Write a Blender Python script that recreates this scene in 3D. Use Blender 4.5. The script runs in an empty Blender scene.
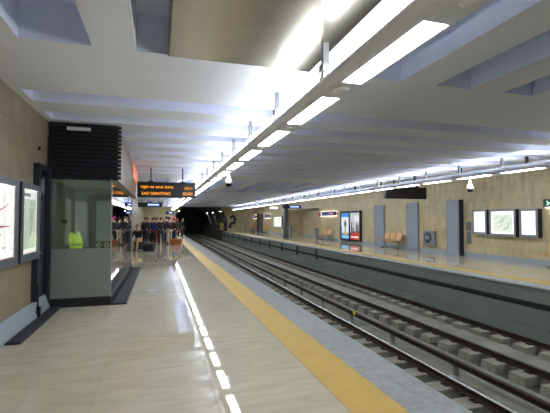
import bpy, bmesh, math, random
from mathutils import Vector, Matrix
random.seed(4)
PI = math.pi
SC = bpy.context.scene
COL = SC.collection

# ------------------------------------------------------------------ measures
CEIL = 3.42; CTOP = 3.85
XL = -1.98; XR = 13.2; YB = -7.0; YE = 56.0
EDGE = 2.54; OEDGE = 8.67; BED = -1.30

# ------------------------------------------------------------------ materials
def lin(c):
    return tuple((v/12.92 if v <= .04045 else ((v+.055)/1.055)**2.4) for v in c)
def rgb(r, g, b):
    return lin((r/255, g/255, b/255)) + (1,)
MATS = {}
def mat(name, col, rough=.5, metal=0, spec=.5, noise=0, nscale=6, emit=None, estr=0, bump=0, bscale=40, coat=0):
    if name in MATS: return MATS[name]
    m = bpy.data.materials.new(name); m.use_nodes = True
    nt = m.node_tree; b = nt.nodes['Principled BSDF']
    b.inputs['Base Color'].default_value = col
    b.inputs['Roughness'].default_value = rough
    b.inputs['Metallic'].default_value = metal
    b.inputs['Specular IOR Level'].default_value = spec
    if coat: b.inputs['Coat Weight'].default_value = coat
    if emit:
        b.inputs['Emission Color'].default_value = emit
        b.inputs['Emission Strength'].default_value = estr
    if noise or bump:
        tc = nt.nodes.new('ShaderNodeTexCoord')
        n = nt.nodes.new('ShaderNodeTexNoise'); n.inputs['Scale'].default_value = nscale; n.inputs['Detail'].default_value = 5
        nt.links.new(tc.outputs['Object'], n.inputs['Vector'])
    if noise:
        mr = nt.nodes.new('ShaderNodeMapRange'); mr.inputs['From Min'].default_value = .3; mr.inputs['From Max'].default_value = .7
        mr.inputs['To Min'].default_value = 1-noise; mr.inputs['To Max'].default_value = 1+noise
        nt.links.new(n.outputs['Fac'], mr.inputs['Value'])
        mx = nt.nodes.new('ShaderNodeVectorMath'); mx.operation = 'SCALE'
        mx.inputs[0].default_value = col[:3]
        nt.links.new(mr.outputs['Result'], mx.inputs['Scale'])
        nt.links.new(mx.outputs['Vector'], b.inputs['Base Color'])
    if bump:
        n2 = nt.nodes.new('ShaderNodeTexNoise'); n2.inputs['Scale'].default_value = bscale
        nt.links.new(tc.outputs['Object'], n2.inputs['Vector'])
        bp = nt.nodes.new('ShaderNodeBump'); bp.inputs['Strength'].default_value = bump; bp.inputs['Distance'].default_value = .01
        nt.links.new(n2.outputs['Fac'], bp.inputs['Height']); nt.links.new(bp.outputs['Normal'], b.inputs['Normal'])
    MATS[name] = m
    return m

def slab_mat(name, ca, cb, joint, axes, tw, th, off=(0, 0), rough=.35, mortar=.006, vein=3., spec=.5, roughvar=0, stretch=(1, 1, 1), vary=.12):
    """stone slabs laid in a stack grid over two world axes"""
    m = bpy.data.materials.new(name); m.use_nodes = True
    nt = m.node_tree; N = nt.nodes; L = nt.links; b = N['Principled BSDF']
    g = N.new('ShaderNodeNewGeometry'); s = N.new('ShaderNodeSeparateXYZ'); L.new(g.outputs['Position'], s.inputs[0])
    c = N.new('ShaderNodeCombineXYZ')
    for i, a in enumerate(axes):
        ad = N.new('ShaderNodeMath'); ad.operation = 'ADD'; ad.inputs[1].default_value = off[i] + 100*(tw if i == 0 else th)
        L.new(s.outputs[a], ad.inputs[0]); L.new(ad.outputs[0], c.inputs[i])
    br = N.new('ShaderNodeTexBrick'); br.offset = 0; br.squash = 1
    br.inputs['Scale'].default_value = 1; br.inputs['Mortar Size'].default_value = mortar; br.inputs['Mortar Smooth'].default_value = .3
    br.inputs['Brick Width'].default_value = tw; br.inputs['Row Height'].default_value = th
    br.inputs['Color1'].default_value = (1-vary, 1-vary, 1-vary, 1); br.inputs['Color2'].default_value = (1+vary, 1+vary, 1+vary, 1)
    br.inputs['Mortar'].default_value = (joint, joint, joint, 1)
    L.new(c.outputs[0], br.inputs['Vector'])
    vm = N.new('ShaderNodeVectorMath'); vm.operation = 'MULTIPLY'; vm.inputs[1].default_value = stretch
    L.new(g.outputs['Position'], vm.inputs[0])
    n1 = N.new('ShaderNodeTexNoise'); n1.inputs['Scale'].default_value = vein; n1.inputs['Detail'].default_value = 8; n1.inputs['Distortion'].default_value = .6
    L.new(vm.outputs[0], n1.inputs['Vector'])
    cr = N.new('ShaderNodeValToRGB'); cr.color_ramp.elements[0].position = .3; cr.color_ramp.elements[1].position = .7
    cr.color_ramp.elements[0].color = ca; cr.color_ramp.elements[1].color = cb
    L.new(n1.outputs['Fac'], cr.inputs[0])
    mx = N.new('ShaderNodeMix'); mx.data_type = 'RGBA'; mx.blend_type = 'MULTIPLY'; mx.inputs[0].default_value = 1
    L.new(cr.outputs[0], mx.inputs[6]); L.new(br.outputs['Color'], mx.inputs[7])
    L.new(mx.outputs[2], b.inputs['Base Color'])
    b.inputs['Roughness'].default_value = rough; b.inputs['Specular IOR Level'].default_value = spec
    if roughvar:
        mr = N.new('ShaderNodeMapRange'); mr.inputs['To Min'].default_value = rough; mr.inputs['To Max'].default_value = rough+roughvar
        L.new(n1.outputs['Fac'], mr.inputs['Value']); L.new(mr.outputs[0], b.inputs['Roughness'])
    MATS[name] = m
    return m

def glass_mat(name, tint, refl=.08, gl=(1, 1, 1, 1), milk=0, milkcol=(.5, .5, .5, 1)):
    m = bpy.data.materials.new(name); m.use_nodes = True
    nt = m.node_tree; N = nt.nodes; L = nt.links
    N.remove(N['Principled BSDF']); out = N['Material Output']
    t = N.new('ShaderNodeBsdfTransparent'); t.inputs[0].default_value = tint
    base = t.outputs[0]
    if milk:
        d = N.new('ShaderNodeBsdfDiffuse'); d.inputs[0].default_value = milkcol
        mm = N.new('ShaderNodeMixShader'); mm.inputs[0].default_value = milk
        L.new(base, mm.inputs[1]); L.new(d.outputs[0], mm.inputs[2]); base = mm.outputs[0]
    g = N.new('ShaderNodeBsdfGlossy'); g.inputs['Roughness'].default_value = .01; g.inputs[0].default_value = gl
    f = N.new('ShaderNodeLayerWeight'); f.inputs['Blend'].default_value = .5
    pw = N.new('ShaderNodeMath'); pw.operation = 'POWER'; pw.inputs[1].default_value = 4; L.new(f.outputs['Facing'], pw.inputs[0])
    ad = N.new('ShaderNodeMath'); ad.operation = 'MULTIPLY_ADD'; ad.inputs[1].default_value = .9; ad.inputs[2].default_value = .03+refl; ad.use_clamp = True
    L.new(pw.outputs[0], ad.inputs[0])
    mx = N.new('ShaderNodeMixShader'); L.new(ad.outputs[0], mx.inputs[0]); L.new(base, mx.inputs[1]); L.new(g.outputs[0], mx.inputs[2])
    L.new(mx.outputs[0], out.inputs[0]); MATS[name] = m
    return m

def lamp(name, col, s):
    m = bpy.data.materials.new(name); m.use_nodes = True
    nt = m.node_tree; nt.nodes.remove(nt.nodes['Principled BSDF'])
    e = nt.nodes.new('ShaderNodeEmission'); e.inputs[0].default_value = col; e.inputs[1].default_value = s
    nt.links.new(e.outputs[0], nt.nodes['Material Output'].inputs[0]); MATS[name] = m
    return m

W_FLOOR = slab_mat('beige polished limestone floor', rgb(174, 166, 146), rgb(189, 181, 161), .84, (0, 1), 1.05, .70, (.55, .1), .032, .004, 2.2, .26, .0, (1, 4, 1), .03)
W_TRAV = slab_mat('tan travertine wall slabs', rgb(168, 154, 119), rgb(194, 180, 144), .8, (1, 2), .90, .62, (0, .12), .32, .006, 2.2, .4, .1, (1, 2.2, .7), .06)
W_TRAVE = slab_mat('tan travertine end wall slabs', rgb(180, 166, 130), rgb(202, 188, 152), .8, (0, 2), .90, .62, (0, .12), .32, .006, 2.2, .4, .1, (1, 1, 2.4), .07)
W_TRAVL = slab_mat('brown travertine wall slabs', rgb(128, 116, 94), rgb(152, 138, 115), .74, (1, 2), .90, .62, (0, .10), .32, .008, 2.6, .4, .1, (1, 1, 1.6), .08)
W_FASC = slab_mat('mottled brown fascia stone', rgb(92, 82, 68), rgb(126, 114, 96), .78, (1, 2), .90, .62, (0, .10), .35, .006, 5, .4, .1, (1, 1, 1), .06)
GRANITE = slab_mat('pale grey granite edging', rgb(124, 128, 129), rgb(152, 156, 155), .8, (1, 0), .90, 2.0, (0, 0), .3, .004, 9, .4, .15, (1, 1, 1), .07)
CEILW = mat('white ceiling paint', rgb(229, 232, 241), .7, noise=.02, nscale=1.5)
CEILB = mat('lavender ceiling recess tone', rgb(228, 233, 250), .7, noise=.02, nscale=1.5)  # pale lavender tone on recess tops and rib flanks
CEILL = mat('lavender coffer tone', rgb(220, 229, 255), .7, noise=.02, nscale=1.5)  # slightly bluer lavender tone for the lengthwise coffers
SKIRT = mat('blue grey skirting stone', rgb(150, 160, 168), .3, noise=.05, nscale=3)
PITW = mat('grey painted platform wall', rgb(140, 149, 142), .6, noise=.08, nscale=1.2)
PITD = mat('shadow toned wall groove', rgb(74, 78, 76), .8, noise=.1)  # darker tone puts the groove's shadow into its colour
BEDM = mat('stained trackbed concrete', rgb(72, 72, 66), .9, noise=.25, nscale=1.3, bump=.4)
BEDL = mat('pale trackbed concrete', rgb(126, 125, 114), .85, noise=.2, nscale=1.6, bump=.3)
BLOCK = mat('concrete rail block', rgb(140, 137, 124), .85, noise=.18, nscale=5, bump=.3)
RUST = mat('rusty brown rail steel', rgb(56, 41, 34), .7, .3, noise=.25, nscale=9)
SHINY = mat('worn rail head steel', rgb(190, 190, 190), .25, 1)
BLACK = mat('black metal', rgb(22, 23, 27), .45)
DARKB = mat('dark navy painted steel', rgb(28, 33, 44), .4)
MATRUB = mat('charcoal ribbed rubber', rgb(44, 47, 54), .75, noise=.08, nscale=30, bump=.5, bscale=90)
STEEL = mat('brushed stainless steel', rgb(168, 161, 146), .27, 1, noise=.06, nscale=3)
ALU = mat('grey aluminium housing', rgb(224, 227, 236), .4, 0)
ALUD = mat('satin grey aluminium', rgb(138, 140, 144), .4, .25)
WHITEP = mat('white plastic', rgb(225, 226, 228), .35)
WOOD = mat('varnished plywood', rgb(204, 160, 100), .4, noise=.08, nscale=7)
CHROME = mat('chromed tube', rgb(180, 182, 185), .2, 1)
BGREY = mat('blue grey door paint', rgb(136, 144, 157), .5, noise=.03)
TUNNEL = mat('dark grey tunnel concrete', rgb(74, 74, 78), .9, noise=.25, nscale=1.5)  # dark mottled grey over the whole tunnel lining
YELLOW = None
GLASSC = glass_mat('hazed greenish kiosk glass', (.86, .92, .89, 1), .03, milk=.09, milkcol=rgb(140, 170, 156))  # milk share paints a pale reflection haze into the clear glass
GLASSS = glass_mat('mirroring kiosk side glass', (.62, .68, .66, 1), .12)
FROST = glass_mat('frosted grey green glass', (.5, .6, .56, 1), .02, milk=.9, milkcol=rgb(134, 144, 137))
LAMPD = lamp('fluorescent diffuser', (.92, .97, 1, 1), 15.5)
LAMPU = lamp('fluorescent tube', (.92, .97, 1, 1), 14)
LEDO = lamp('orange led dots', (1, .36, .03, 1), .85)
LEDF = mat('black display face', rgb(14, 13, 14), .3)
NAVY = mat('navy sign panel', rgb(20, 24, 58), .4, emit=rgb(22, 28, 76), estr=.3)
BLUEL = lamp('backlit blue sign', rgb(40, 110, 220), .6)
WHITEL = lamp('backlit white lettering', (1, 1, 1, 1), .75)
GLOW = lamp('backlight strip', (1, 1, .98, 1), 4)
REDL = lamp('backlit red lettering', rgb(205, 40, 50), .5)
PINKL = lamp('backlit pale pink lettering', rgb(240, 170, 190), .6)
GREENL = lamp('backlit green sign', rgb(40, 120, 90), .45)
MAPW = lamp('backlit map sheet', (1, .99, .96, 1), .8)
MAPW2 = lamp('backlit map sheet opposite', (1, .99, .95, 1), .85)
def pr(name, r, g, b, s=1.0): return lamp(name, rgb(r, g, b), s*.55)
P_RED = pr('printed red line', 206, 74, 84); P_GREY = pr('printed grey line', 168, 172, 176); P_GREEN = pr('printed green line', 128, 190, 140)
P_TINT = pr('printed pale green area', 222, 232, 214, 1.1); P_ORG = pr('printed orange band', 220, 150, 96)
P_PALE = pr('printed pale blue line', 176, 210, 226)

def yellow_mat():
    m = bpy.data.materials.new('yellow studded paving'); m.use_nodes = True
    nt = m.node_tree; N = nt.nodes; L = nt.links; b = N['Principled BSDF']
    b.inputs['Roughness'].default_value = .5
    g = N.new('ShaderNodeNewGeometry')
    n = N.new('ShaderNodeTexNoise'); n.inputs['Scale'].default_value = 3; L.new(g.outputs['Position'], n.inputs['Vector'])
    cr = N.new('ShaderNodeValToRGB'); cr.color_ramp.elements[0].color = rgb(176, 143, 64); cr.color_ramp.elements[1].color = rgb(194, 162, 79)
    L.new(n.outputs['Fac'], cr.inputs[0]); L.new(cr.outputs[0], b.inputs['Base Color'])
    v = N.new('ShaderNodeTexVoronoi'); v.inputs['Scale'].default_value = 22; v.inputs['Randomness'].default_value = 0
    L.new(g.outputs['Position'], v.inputs['Vector'])
    mr = N.new('ShaderNodeMapRange'); mr.inputs['From Min'].default_value = .25; mr.inputs['From Max'].default_value = .4; mr.inputs['To Min'].default_value = 1; mr.inputs['To Max'].default_value = 0
    L.new(v.outputs['Distance'], mr.inputs['Value'])
    bp = N.new('ShaderNodeBump'); bp.inputs['Distance'].default_value = .005; bp.inputs['Strength'].default_value = .8
    L.new(mr.outputs[0], bp.inputs['Height']); L.new(bp.outputs['Normal'], b.inputs['Normal'])
    return m
YELLOW = yellow_mat()

# ------------------------------------------------------------------ mesh builder
class MB:
    def __init__(s): s.v = []; s.f = []; s.m = []; s.sm = []; s.mats = []
    def mi(s, m):
        if m not in s.mats: s.mats.append(m)
        return s.mats.index(m)
    def add(s, vs, fs, m, smooth=False):
        o = len(s.v); k = s.mi(m); s.v += [tuple(v) for v in vs]
        for f in fs: s.f.append([i+o for i in f]); s.m.append(k); s.sm.append(smooth)
    def box(s, x0, y0, z0, x1, y1, z1, m):
        x0, x1 = sorted((x0, x1)); y0, y1 = sorted((y0, y1)); z0, z1 = sorted((z0, z1))
        v = [(x0, y0, z0), (x1, y0, z0), (x1, y1, z0), (x0, y1, z0), (x0, y0, z1), (x1, y0, z1), (x1, y1, z1), (x0, y1, z1)]
        s.add(v, [(0, 3, 2, 1), (4, 5, 6, 7), (0, 1, 5, 4), (1, 2, 6, 5), (2, 3, 7, 6), (3, 0, 4, 7)], m); return s
    def bbox(s, x0, y0, z0, x1, y1, z1, m, b=.01, seg=2):
        """box with rounded edges"""
        bm = bmesh.new(); bmesh.ops.create_cube(bm, size=1)
        for v in bm.verts: v.co = ((x0+x1)/2+v.co.x*abs(x1-x0), (y0+y1)/2+v.co.y*abs(y1-y0), (z0+z1)/2+v.co.z*abs(z1-z0))
        bmesh.ops.bevel(bm, geom=bm.edges[:], offset=b, segments=seg, profile=.5, affect='EDGES')
        s.frombm(bm, m); return s
    def frombm(s, bm, m, smooth=False, M=None):
        bm.verts.index_update()
        vs = [(M @ v.co if M else v.co.copy()) for v in bm.verts]
        s.add(vs, [[v.index for v in f.verts] for f in bm.faces], m, smooth); bm.free()
    def prism(s, prof, a0, a1, m, axis='y', smooth=False):
        """closed profile extruded along an axis; profile pairs are (x,z) for y, (y,z) for x, (x,y) for z"""
        n = len(prof)
        def P(p, a): return {'y': (p[0], a, p[1]), 'x': (a, p[0], p[1]), 'z': (p[0], p[1], a)}[axis]
        vs = [P(p, a0) for p in prof] + [P(p, a1) for p in prof]
        fs = [(i, (i+1) % n, n+(i+1) % n, n+i) for i in range(n)]
        s.add(vs, fs, m, smooth); s.add(vs, [tuple(range(n-1, -1, -1)), tuple(range(n, 2*n))], m); return s
    def tube(s, pts, r, m, n=8, smooth=True, caps=True):
        pts = [Vector(p) for p in pts]; rs = r if isinstance(r, (list, tuple)) else [r]*len(pts)
        vs = []; up = None
        for i, p in enumerate(pts):
            d = (pts[min(i+1, len(pts)-1)]-pts[max(i-1, 0)]).normalized()
            if up is None: up = Vector((0, 0, 1)) if abs(d.z) < .9 else Vector((1, 0, 0))
            a = d.cross(up).normalized(); b = a.cross(d).normalized(); up = b
            for k in range(n):
                t = 2*PI*k/n; vs.append(p+(a*math.cos(t)+b*math.sin(t))*rs[i])
        fs = []
        for i in range(len(pts)-1):
            for k in range(n): fs.append((i*n+k, i*n+(k+1) % n, (i+1)*n+(k+1) % n, (i+1)*n+k))
        s.add(vs, fs, m, smooth)
        if caps: s.add(vs[:n], [tuple(range(n-1, -1, -1))], m); s.add(vs[-n:], [tuple(range(n))], m)
        return s
    def lathe(s, prof, m, c=(0, 0, 0), n=16, axis='z', smooth=True):
        vs = []
        for r, h in prof:
            for k in range(n):
                t = 2*PI*k/n; p = (r*math.cos(t), r*math.sin(t), h)
                if axis == 'x': p = (p[2], p[0], p[1])
                if axis == 'y': p = (p[0], p[2], p[1])
                vs.append((c[0]+p[0], c[1]+p[1], c[2]+p[2]))
        fs = [(i*n+k, i*n+(k+1) % n, (i+1)*n+(k+1) % n, (i+1)*n+k) for i in range(len(prof)-1) for k in range(n)]
        s.add(vs, fs, m, smooth)
        L = len(prof)-1
        if prof[0][0] > 1e-4: s.add(vs[:n], [tuple(range(n-1, -1, -1))], m)
        if prof[-1][0] > 1e-4: s.add(vs[L*n:], [tuple(range(n))], m)
        return s
    def ell(s, c, r, m, n=12, k=8):
        bm = bmesh.new(); bmesh.ops.create_uvsphere(bm, u_segments=n, v_segments=k, radius=1)
        s.frombm(bm, m, True, Matrix.Translation(c) @ Matrix.Diagonal((*r, 1))); return s
    def build(s, name, parent=None):
        me = bpy.data.meshes.new(name); me.from_pydata(s.v, [], s.f)
        for m in s.mats: me.materials.append(m)
        for p, k, q in zip(me.polygons, s.m, s.sm): p.material_index = k; p.use_smooth = q
        bm = bmesh.new(); bm.from_mesh(me); bmesh.ops.recalc_face_normals(bm, faces=bm.faces[:]); bm.to_mesh(me); bm.free()
        me.update()
        o = bpy.data.objects.new(name, me); COL.objects.link(o)
        if parent: o.parent = parent
        return o

def thing(name, label, cat, loc=(0, 0, 0), rz=0, group=None):
    o = bpy.data.objects.new(name, None); COL.objects.link(o); o.empty_display_size = .1
    o.location = loc; o.rotation_euler = (0, 0, rz); o['label'] = label; o['category'] = cat
    if group: o['group'] = group
    return o
def tag(o, label, cat, group=None):
    o['label'] = label; o['category'] = cat
    if group: o['group'] = group
    return o
def struct(o, label=None, cat=None):
    o['kind'] = 'structure'
    if label: o['label'] = label
    if cat: o['category'] = cat
    return o
def dup(root, loc, rz, label, group=None):
    kids = {}
    for q in bpy.data.objects:
        if q.parent: kids.setdefault(q.parent.name, []).append(q)
    r = root.copy(); COL.objects.link(r); r.location = loc; r.rotation_euler = (0, 0, rz); r['label'] = label
    if group: r['group'] = group
    def rec(src, dst):
        for ch in kids.get(src.name, []):
            c = ch.copy(); COL.objects.link(c); c.parent = dst; rec(ch, c)
    rec(root, r)
    return r
def text_into(mb, txt, size, M, m, ext=.002, align='LEFT', sx=1.0):
    cu = bpy.data.curves.new('t', 'FONT'); cu.body = txt; cu.size = size; cu.extrude = ext; cu.align_x = align
    o = bpy.data.objects.new('t', cu); COL.objects.link(o)
    dg = bpy.context.evaluated_depsgraph_get(); me = bpy.data.meshes.new_from_object(o.evaluated_get(dg))
    S = Matrix.Diagonal((sx, 1, 1, 1))
    mb.add([M @ S @ v.co for v in me.vertices], [tuple(p.vertices) for p in me.polygons], m)
    bpy.data.objects.remove(o); bpy.data.meshes.remove(me); bpy.data.curves.remove(cu)
def faceM(o, xdir, ydir):
    """matrix whose local x is xdir, local y is ydir, at o"""
    x = Vector(xdir).normalized(); y = Vector(ydir).normalized(); z = x.cross(y)
    M = Matrix((x, y, z)).transposed().to_4x4(); M.translation = o
    return M
def blit(mb, M, x0, y0, x1, y1, m, z=.003):
    mb.add([M @ Vector(p) for p in ((x0, y0, z), (x1, y0, z), (x1, y1, z), (x0, y1, z))], [(0, 1, 2, 3)], m)
def line(mb, M, pts, w, m, z=.004):
    for (a, b) in zip(pts, pts[1:]):
        a = Vector((*a, z)); b = Vector((*b, z)); d = (b-a).normalized(); n = Vector((-d.y, d.x, 0))*w/2
        mb.add([M @ p for p in (a-n, b-n, b+n, a+n)], [(0, 1, 2, 3)], m)

# ================================================================== SETTING
struct(MB().box(XL-.3, YB, -.30, 1.55, YE, 0, W_FLOOR).build('floor'))
struct(MB().box(1.55, YB, -.30, 2.01, YE, .004, YELLOW).build('trim_1'))
struct(MB().prism([(2.01, 0), (2.52, 0), (EDGE, -.02), (EDGE, -.22), (2.50, -.24), (2.50, -.30), (2.01, -.30)], YB, YE, GRANITE).build('trim_2'))
struct(MB().box(2.2, YB, BED-.1, 2.40, YE, -.30, PITW).build('wall_platform'))
# opposite platform
struct(MB().box(9.65, YB, -.30, XR+1.9, YE, 0, W_FLOOR).build('floor.001'))
struct(MB().box(9.20, YB, -.30, 9.65, YE, .004, YELLOW).build('trim_3'))
struct(MB().prism([(9.20, 0), (8.69, 0), (OEDGE, -.02), (OEDGE, -.06), (8.70, -.08), (8.70, -.30), (9.20, -.30)], YB, YE, GRANITE).build('trim_4'))
b = MB()
b.box(8.66, YB, -.38, 9.2, YE, -.08, PITW)
b.box(8.80, YB, -.54, 9.2, YE, -.37, PITD)
b.prism([(8.66, -.53), (9.2, -.53), (9.2, BED-.1), (8.60, BED-.1), (8.60, -1.0), (8.66, -.98)], YB, YE, PITW)
struct(b.build('wall_platform.001'))
struct(MB().box(2.2, YB, BED-.25, 9.2, YE+30, BED, BEDM).build('ground_trackbed'))
struct(MB().box(4.86, YB, BED, 5.04, YE+30, BED+.10, BEDL).box(5.2, YB, BED, 6.05, YE+30, BED+.03, BEDL).build('trim_5'))
struct(MB().box(6.72, YB, BED, 7.62, YE+30, BED+.05, BEDL).build('trim_6'))

# walls
struct(MB().box(XL-.3, YB, 0, XL, YE, CTOP, W_TRAVL).build('wall_left'))
O0, O1, OZ = 31.5, 40.05, 2.66
b = MB()
b.box(XR, YB, 0, XR+.3, O0, CTOP, W_TRAV); b.box(XR, O1, 0, XR+.3, YE, CTOP, W_TRAV); b.box(XR, O0, OZ, XR+.3, O1, CTOP, W_TRAV)
struct(b.build('wall_right'))
b = MB(); b.box(XR+1.6, O0-.3, 0, XR+1.9, O1+.3, OZ+.1, W_TRAV)
b.box(XR+.3, O0-.3, 0, XR+1.6, O0, OZ+.1, W_TRAVE); b.box(XR+.3, O1, 0, XR+1.6, O1+.3, OZ+.1, W_TRAVE)
b.box(XR+.3, O0, OZ, XR+1.6, O1, OZ+.1, CEILW)
struct(b.build('wall_alcove'))
struct(MB().box(XR-.02, YB, 0, XR, O0, .17, SKIRT).box(XR-.02, O1, 0, XR, YE, .17, SKIRT).box(XR+1.58, O0, 0, XR+1.6, O1, .17, SKIRT).build('baseboard_right'))
struct(MB().prism([(XL, 0), (XL+.10, 0), (XL+.10, .05), (XL+.02, .26), (XL, .26)], YB, 8.08, SKIRT).prism([(XL, 0), (XL+.05, 0), (XL+.02, .2), (XL, .2)], 15.55, YE, SKIRT).build('baseboard_left'))
struct(MB().box(XL-.3, YB-.3, BED-.1, XR+1.9, YB, CTOP, W_TRAVE).build('wall_back'))
# end wall with the tunnel mouth
TX, TR, TS, TH = 5.62, 3.75, 1.0, 3.3
arch = [(TX+TR*math.cos(t), TS+TH*math.sin(t)) for t in [PI*k/28 for k in range(29)]]
b = MB()
for k in range(28):
    (xa, za), (xb, zb) = arch[k], arch[k+1]
    if min(za, zb) >= CTOP: continue
    za, zb = min(za, CTOP-.01), min(zb, CTOP-.01)
    q = [(xa, za), (xa, CTOP), (xb, CTOP), (xb, zb)]
    b.add([(x, YE, z) for x, z in q]+[(x, YE+.3, z) for x, z in q], [(0, 1, 2, 3), (7, 6, 5, 4), (3, 0, 4, 7)], W_TRAVE)
b.box(XL, YE, 0, TX-TR, YE+.3, CTOP, W_TRAVE); b.box(TX+TR, YE, 0, XR, YE+.3, CTOP, W_TRAVE)
struct(b.build('wall_end'))
# tunnel lining
b = MB(); n = len(arch)
prof = [(TX+TR, BED)] + arch + [(TX-TR, BED)]
prof2 = [(TX+(x-TX)*1.06, TS+(z-TS)*1.06 if z > TS else z) for x, z in prof]
n = len(prof)
vs = [(x, YE+.01, z) for x, z in prof]+[(x, YE+30, z) for x, z in prof]
b.add(vs, [(i, i+1, n+i+1, n+i) for i in range(n-1)], TUNNEL, True)
b.add([(x, YE+30, z) for x, z in prof], [tuple(range(n))], TUNNEL)
b.box(TX-TR, YE, BED, EDGE, YE+30, -.05, TUNNEL); b.box(OEDGE, YE, BED, TX+TR, YE+30, -.05, TUNNEL)
struct(b.build('wall_tunnel'))
b = MB()
for k in range(8):
    y = YE+1.2+k*2.6
    sc = .955
    p1 = arch; p2 = [(TX+(x-TX)*sc, TS+(z-TS)*sc) for x, z in arch]
    m_ = len(arch)
    vs = [(x, y, z) for x, z in p2]+[(x, y+.35, z) for x, z in p2]+[(x, y, z) for x, z in p1]+[(x, y+.35, z) for x, z in p1]
    fs = []
    for i in range(m_-1): fs += [(i, i+1, m_+i+1, m_+i), (i, 2*m_+i, 2*m_+i+1, i+1), (m_+i, m_+i+1, 3*m_+i+1, 3*m_+i)]
    b.add(vs, fs, mat('tunnel rib concrete', rgb(104, 104, 108), .85, noise=.2, nscale=2))
struct(b.build('trim_7'))

for k in range(6):
    y = YE+1.5+k*4.2
    for sd, lab in ((-1, 'left'), (1, 'right')):
        if sd > 0 and k % 2: continue
        a = PI*.80 if sd < 0 else PI*.2
        x, z = TX+TR*math.cos(a)*.97, TS+TH*math.sin(a)*.97
        t = thing('tunnel_lamp', 'small tunnel lamp on the curved tunnel wall', 'lamp', (x, y, z), 0, 'lamps along the tunnel')
        MB().bbox(-.06, -.35, -.04, .06, .35, .06, mat('grey lamp casing', rgb(120, 120, 122), .5), .01).build('casing', t)
        MB().box(-.05, -.32, -.06, .05, .32, -.041, lamp('tunnel lamp tube', (1, .95, .85, 1), 45) if 'tunnel lamp tube' not in MATS else MATS['tunnel lamp tube']).build('tube', t)
# ceiling : deep lavender recesses between white flat ribs
b = MB()
b.box(XL-.3, YB, CTOP, XR+.3, YE+.3, CTOP+.2, CEILB)
RX0, RX1 = -1.86, XR-.12
def rib(x0, y0, x1, y1, side=None):
    """white soffit with lavender flanks"""
    z0, z1 = CEIL, CTOP
    v = [(x0, y0, z0), (x1, y0, z0), (x1, y1, z0), (x0, y1, z0), (x0, y0, z1), (x1, y0, z1), (x1, y1, z1), (x0, y1, z1)]
    b.add(v, [(0, 3, 2, 1)], CEILW)
    b.add(v, [(0, 1, 5, 4), (1, 2, 6, 5), (2, 3, 7, 6), (3, 0, 4, 7)], side or CEILB)
rib(XL, YB, RX0, YE); rib(RX1, YB, XR, YE)
longz = [(-2.5, 4.45), (18.2, 25.2), (38.6, 45.6)]
crossz = [(6.2, 16.4), (27.0, 36.8), (47.4, 55.0)]
rib(RX0, YB, RX1, -2.5)
for (a, c) in ((4.45, 6.2), (16.4, 18.2), (25.2, 27.0), (36.8, 38.6), (45.6, 47.4), (55.0, YE)): rib(RX0, a, RX1, c, CEILL)
for (a, c) in longz:
    b.box(RX0, a, CTOP-.01, RX1, c, CTOP, CEILL)
    rib(RX0, a, -1.37, c, CEILL)
    for x in (-.69, .43): rib(x, a, x+.44, c, CEILL)
    rib(1.74 if a < 0 else 1.55, a, 1.88, c, CEILL)
    x = 1.88
    cur = 1.88
    for x in (3.03, 4.15, 5.25, 6.37, 7.49, 8.61, 9.73, 10.85, 11.97): rib(x, a, x+.54, c, CEILL)
    rib(1.88, a, 2.45, c, CEILL)
for (a, c) in crossz:
    y = a + .56
    while y < c - .1:
        rib(RX0, y, RX1, min(y+.60, c)); y += 1.16
struct(b.build('ceiling'))

# ================================================================== CEILING FITTINGS
def trough(mirror, label, y0, y1, start):
    fx = (lambda x: 11.21-x) if mirror else (lambda x: x)
    t = thing('linear_light_trough', label, 'ceiling light', (fx(1.66), y0, 2.93))
    org = Vector(t.location)
    def bl(mb, nm, par=t):
        o = mb.build(nm, par)
        for v in o.data.vertices: v.co -= org
        return o
    # housing: continuous extrusion with recesses for the diffusers cut as a step
    prof = [(1.56, 3.02), (1.55, 2.99), (1.56, 2.965), (1.62, 2.94), (1.69, 2.935), (1.69, 2.955), (1.895, 2.955), (1.895, 2.935), (1.92, 2.935), (1.925, 2.97), (1.90, 3.03), (1.80, 3.10), (1.69, 3.12), (1.68, 3.04), (1.64, 3.02)]
    bl(MB().prism([(fx(x), z) for x, z in prof], y0, y1, ALU), 'housing')
    y = start; k = 0; pitch = 1.71; ln = 1.22
    while y - pitch > y0: y -= pitch; k -= 1
    hw = 0
    while y + ln < y1:
        bl(MB().bbox(fx(1.70), y, 2.930, fx(1.885), y+ln, 2.957, LAMPD, .008), 'diffuser')
        bl(MB().box(fx(1.692), y+ln, 2.933, fx(1.893), y+pitch-.002, 2.956, ALU), 'blanking_plate')
        r = .085 if k % 2 == 0 else .05
        bl(MB().lathe([(r, 0), (r, -.01), (r*.8, -.02), (0, -.022)], WHITEP, (fx(1.79), y+ln+.205, 2.933), 16), 'loudspeaker' if k % 2 == 0 else 'smoke_detector')
        tb = MB().tube([(fx(1.61), y-.1, 3.08), (fx(1.61), y+ln+.12, 3.08)], .034, LAMPU, 10)
        bl(tb, 'uplight_tube')
        br = MB().box(fx(1.56), y+ln+.16, 3.02, fx(1.66), y+ln+.28, 3.05, ALU)
        br.box(fx(1.575), y+ln+.19, 3.05, fx(1.635), y+ln+.25, CEIL, ALUD)
        br.box(fx(1.56), y+ln+.17, 3.10, fx(1.65), y+ln+.27, 3.18, ALUD)
        bl(br, 'hanger')
        y += pitch; k += 1
    return t
trough(False, 'long grey light trough hung above the yellow strip of the near platform', YB+.3, YE-1, 2.22)
trough(True, 'long grey light trough hung above the opposite platform across the tracks', YB+.3, 53, 2.6)

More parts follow.
